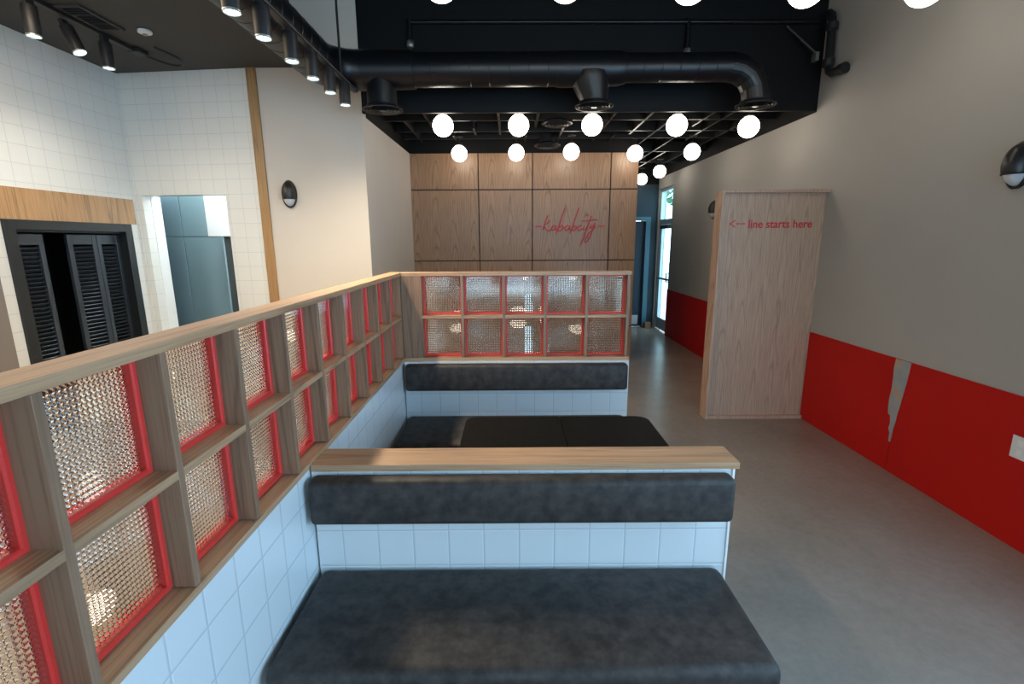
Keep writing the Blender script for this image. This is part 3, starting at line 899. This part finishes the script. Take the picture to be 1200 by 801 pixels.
# ------------------------------------------------------------------ sconces: black ovals with a pale lens at the bottom front
def sconce(label, loc, rz):
    t = thing('sconce', label, 'wall light', loc, rz, 'black oval sconces')
    W2, H2, D2 = .068, .125, .095                    # local: -y out of the wall
    body, lens = BM(), BM()
    n, mm = 28, 24
    def P(i, j):
        th = PI * j / mm; ph = PI * i / n
        return (W2 * math.sin(th) * math.cos(ph), -D2 * math.sin(th) * math.sin(ph) ** .8 if 0 < i < n else 0.0, H2 * math.cos(th))
    for bm_, test, sc_ in ((body, lambda j: j < 15, 1), (lens, lambda j: j >= 15, .93)):
        gv = {}
        def V(i, j):
            key = (i, j) if 0 < j < mm else (0, j)
            if key not in gv:
                x, y, z = P(i, j); gv[key] = bm_.verts.new((x * sc_, y * sc_, z * (sc_ if bm_ is lens else 1)))
            return gv[key]
        for j in range(mm):
            if not test(j): continue
            for i in range(n):
                q = []
                for k in (V(i, j), V(i + 1, j), V(i + 1, j + 1), V(i, j + 1)):
                    if k not in q: q.append(k)
                if len(q) > 2: bm_.faces.new(q)
    obj('body', body, 'sconce_black', t, True); obj('lens', lens, 'lens_off', t, True)
    rim = BM()
    ol = [(W2 * 1.04 * math.cos(a), H2 * 1.03 * math.sin(a)) for a in (2 * PI * k / 36 for k in range(36))]
    add_prism(rim, ol, 'Y', -.016, 0)
    obj('back_plate', rim, 'sconce_black', t)
    vis = BM(); add_tube(vis, [(W2 * math.sin(PI * 15 / mm) * math.cos(PI * i / n), -D2 * math.sin(PI * 15 / mm) * (math.sin(PI * i / n) ** .8 if 0 < i < n else 0), H2 * math.cos(PI * 15 / mm)) for i in range(n + 1)], .004, 8)
    add_tube(vis, [(W2 * 1.0 * math.sin(PI * (15 + 9 * i / 20) / mm) * .97, -.02, H2 * math.cos(PI * (15 + 9 * i / 20) / mm)) for i in range(20)], .006, 8)
    add_tube(vis, [(-W2 * 1.0 * math.sin(PI * (15 + 9 * i / 20) / mm) * .97, -.02, H2 * math.cos(PI * (15 + 9 * i / 20) / mm)) for i in range(20)], .006, 8)
    obj('rim', vis, 'sconce_black', t, True)
M['sconce_black'] = mat('satin black metal', (.016, .015, .014), .38)
sconce('black oval sconce with pale lens on the light wall beside the oak trim', (-2.135, YK, 2.20), 0)
sconce('black oval sconce on the right wall, cut by the right edge of the photo', (XW, 2.885, 2.145), PI / 2 * -1)
sconce('black oval sconce on the right wall, seen past the edge of the queue sign', (XW, 7.10, 2.16), PI / 2 * -1)

# wall outlet plate at the right
op = thing('outlet_plate', 'white outlet plate on the red wainscot at the right edge', 'outlet', (XW - .012, 2.57, .58))
part('plate', boxbm(XW - .018, XW - .0121, 2.512, 2.612, .514, .644, bev=.002), 'plastic', op)
for z in (.55, .607): part('socket', boxbm(XW - .0195, XW - .0178, 2.546, 2.578, z - .018, z + .018, bev=.0007, seg=1), 'white', op)

# ------------------------------------------------------------------ closet frame and louvred shutters
fr_ = thing('closet_frame', 'black frame around the closet opening in the tiled left wall', 'door frame', (XA, 4.29, 0))
fw = .085
part('side_jamb', boxbm(XA - .12, XA + .022, CY0, CY0 + fw, 0, CZ, bev=.002, seg=1), 'black_frame', fr_)
part('side_jamb', boxbm(XA - .12, XA + .022, CY1 - fw, CY1, 0, CZ, bev=.002, seg=1), 'black_frame', fr_)
part('head_jamb', boxbm(XA - .12, XA + .022, CY0 + fw, CY1 - fw, CZ - .075, CZ, bev=.002, seg=1), 'black_frame', fr_)
def shutter(label, p0, p1, xtra=0):
    """louvred leaf between two floor points"""
    a = math.atan2(p1[1] - p0[1], p1[0] - p0[0]); W = math.hypot(p1[0] - p0[0], p1[1] - p0[1])
    t = thing('louvered_shutter', label, 'shutter', (p0[0], p0[1], .02), a, 'louvred closet shutters')
    H_ = 1.80
    b = lambda n, *q: obj(n, boxbm(*q, bev=.002, seg=1), 'shutter', t)
    s = .042
    b('stile', 0, s, -.016, .016, 0, H_); b('stile', W - s, W, -.016, .016, 0, H_)
    b('rail', s, W - s, -.015, .015, H_ - .085, H_); b('rail', s, W - s, -.015, .015, 0, .12)
    bm = BM(); z = .14
    while z < H_ - .10:
        q = [(-.013, z + .022), (-.009, z + .026), (.013, z + .004), (.009, z)]
        q = [(-y if xtra else y, zz) for y, zz in q]
        vs0 = [bm.verts.new((s, y, zz)) for y, zz in q]; vs1 = [bm.verts.new((W - s, y, zz)) for y, zz in q]
        for k in range(4): bm.faces.new((vs0[k], vs0[(k + 1) % 4], vs1[(k + 1) % 4], vs1[k]))
        bm.faces.new(vs0); bm.faces.new(vs1[::-1])
        z += .034
    obj('louvres', bm, 'shutter', t)
    return t
# local -y is the side of (p0->p1) to the right; fronts face +X when p0->p1 runs +Y
shutter('left louvered shutter leaf of the closet, beside the dark gap', (XA - .05, CY0 + fw + .005), (XA - .05, 4.015))
shutter('middle louvered shutter leaf catching bluish light', (XA - .075, 4.262), (XA - .045, 4.525))
shutter('right louvered shutter leaf of the closet, in shade beside the tiled corner', (XA - .045, 4.53), (XA - .07, CY1 - fw - .004))
bm = BM(); add_box(bm, XA - .07, XA - .03, CY0 + fw, CY1 - fw, 1.835, CZ - .0755)
obj('track', bm, 'black_frame', fr_, False, True)
# taupe door leaf at the extreme left of the tiled wall
dd = struct('door_3', boxbm(XA, XA + .035, 2.55, 3.555, 0, CZ - .003, bev=.002, seg=1), 'taupe')

# ------------------------------------------------------------------ steel fridge in the kitchen behind the pass-through
fx0, fx1, fxm = -4.0, -3.175, -3.672
FY = 5.60
fg = thing('steel_refrigerator', 'two-door stainless steel refrigerator low in the pass-through opening', 'refrigerator', (-3.5, 5.9, 0))
part('body', boxbm(fx0, fx1 - .07, FY + .03, 6.35, .1, 1.79), 'steel_dark', fg)
for a, b_ in ((fx0, fxm - .004), (fxm + .004, fx1 - .06)):
    part('door', boxbm(a, b_, FY, FY + .03, .12, 1.806, bev=.003), 'steel', fg)
uc = thing('steel_cabinet', 'steel upper cabinet above the refrigerator in the pass-through opening', 'cabinet', (-3.7, 5.9, 1.81))
part('body', boxbm(fx0, -3.41, FY + .03, 6.35, 1.81, 2.42), 'steel_dark', uc)
for a, b_ in ((fx0, fxm - .004), (fxm + .004, -3.40)):
    part('door', boxbm(a, b_, FY, FY + .03, 1.814, 2.42, bev=.003), 'steel', uc)
struct('wall_kitchen_pier', boxbm(-3.395, -2.95, FY + .002, 5.9, 1.815, 2.6), 'white')
for z in (.05,):
    part('plinth', boxbm(fx0, fx1 - .01, FY + .05, 6.3, 0, .1), 'black', fg)

# ------------------------------------------------------------------ light
def area(name, loc, rot, sx, sy, power, color, spread=None):
    l = bpy.data.lights.new(name, 'AREA'); l.shape = 'RECTANGLE'; l.size = sx; l.size_y = sy; l.energy = power; l.color = color
    if spread: l.spread = spread
    o = bpy.data.objects.new(name, l); COL.objects.link(o); o.location = loc; o.rotation_euler = rot
    return o
DAY = (.19, .57, 1.0)
area('daylight_side_window', (XW - .02, (WY0 + WY1) / 2, (WZ0 + WZ1) / 2), (0, PI / 2, 0), WZ1 - WZ0, WY1 - WY0, 88, DAY)
area('daylight_front_window', (.4, YN + .02, 1.55), (PI / 2, 0, 0), 3.9, 2.4, 30, DAY)
for i, (x, y, z, tl_) in enumerate(spots):
    l = bpy.data.lights.new('track_spot_lamp', 'SPOT'); l.energy = 58 if i < 6 else 24
    l.color = (1, .84, .62) if i < 6 else (1, .93, .82)
    l.spot_size = math.radians(150); l.spot_blend = 1; l.shadow_soft_size = .055
    o = bpy.data.objects.new('track_spot_lamp', l); COL.objects.link(o); o.location = (x, y, z - .004); o.rotation_euler = (0, tl_[1], 0)
for x_, y_ in ((-2.75, 2.6), (-2.75, 1.0)):
    area('soffit_downlight_fill', (x_, y_, 3.31), (0, 0, 0), .6, 1.2, 34, (1, .80, .56))  # unseen fill for likely soffit downlights, widened to soften glints in the glass
area('kitchen_lamp', (-3.05, 5.75, 3.15), (0, 0, 0), .5, .9, 38, (.80, .93, 1.0))

l = bpy.data.lights.new('kitchen_glare_fill', 'POINT'); l.energy = 9; l.color = (.86, .95, 1.0); l.shadow_soft_size = .05
o = bpy.data.objects.new('kitchen_glare_fill', l); COL.objects.link(o); o.location = (-2.88, 5.38, 2.35)  # added lamp, hidden beside the opening, to whiten its upper right
w = bpy.data.worlds.new('world'); sc.world = w; w.use_nodes = True
bg = w.node_tree.nodes['Background']; bg.inputs[0].default_value = (.62, .84, 1.0, 1); bg.inputs[1].default_value = 6.0
po = area('door_portal', (XW + .16, (DY0 + DY1) / 2, DZ / 2), (0, PI / 2, 0), DZ, DY1 - DY0, 1, (1, 1, 1))
po.data.cycles.is_portal = True

vs = sc.view_settings
vs.view_transform = 'Standard'; vs.look = 'None'; vs.exposure = 0.0; vs.gamma = 1.0; vs.use_curve_mapping = False
sc.cycles.max_bounces = 12; sc.cycles.transmission_bounces = 8; sc.cycles.diffuse_bounces = 5; sc.cycles.glossy_bounces = 4
sc.cycles.use_denoising = True
sc.cycles.sample_clamp_indirect = 6.0
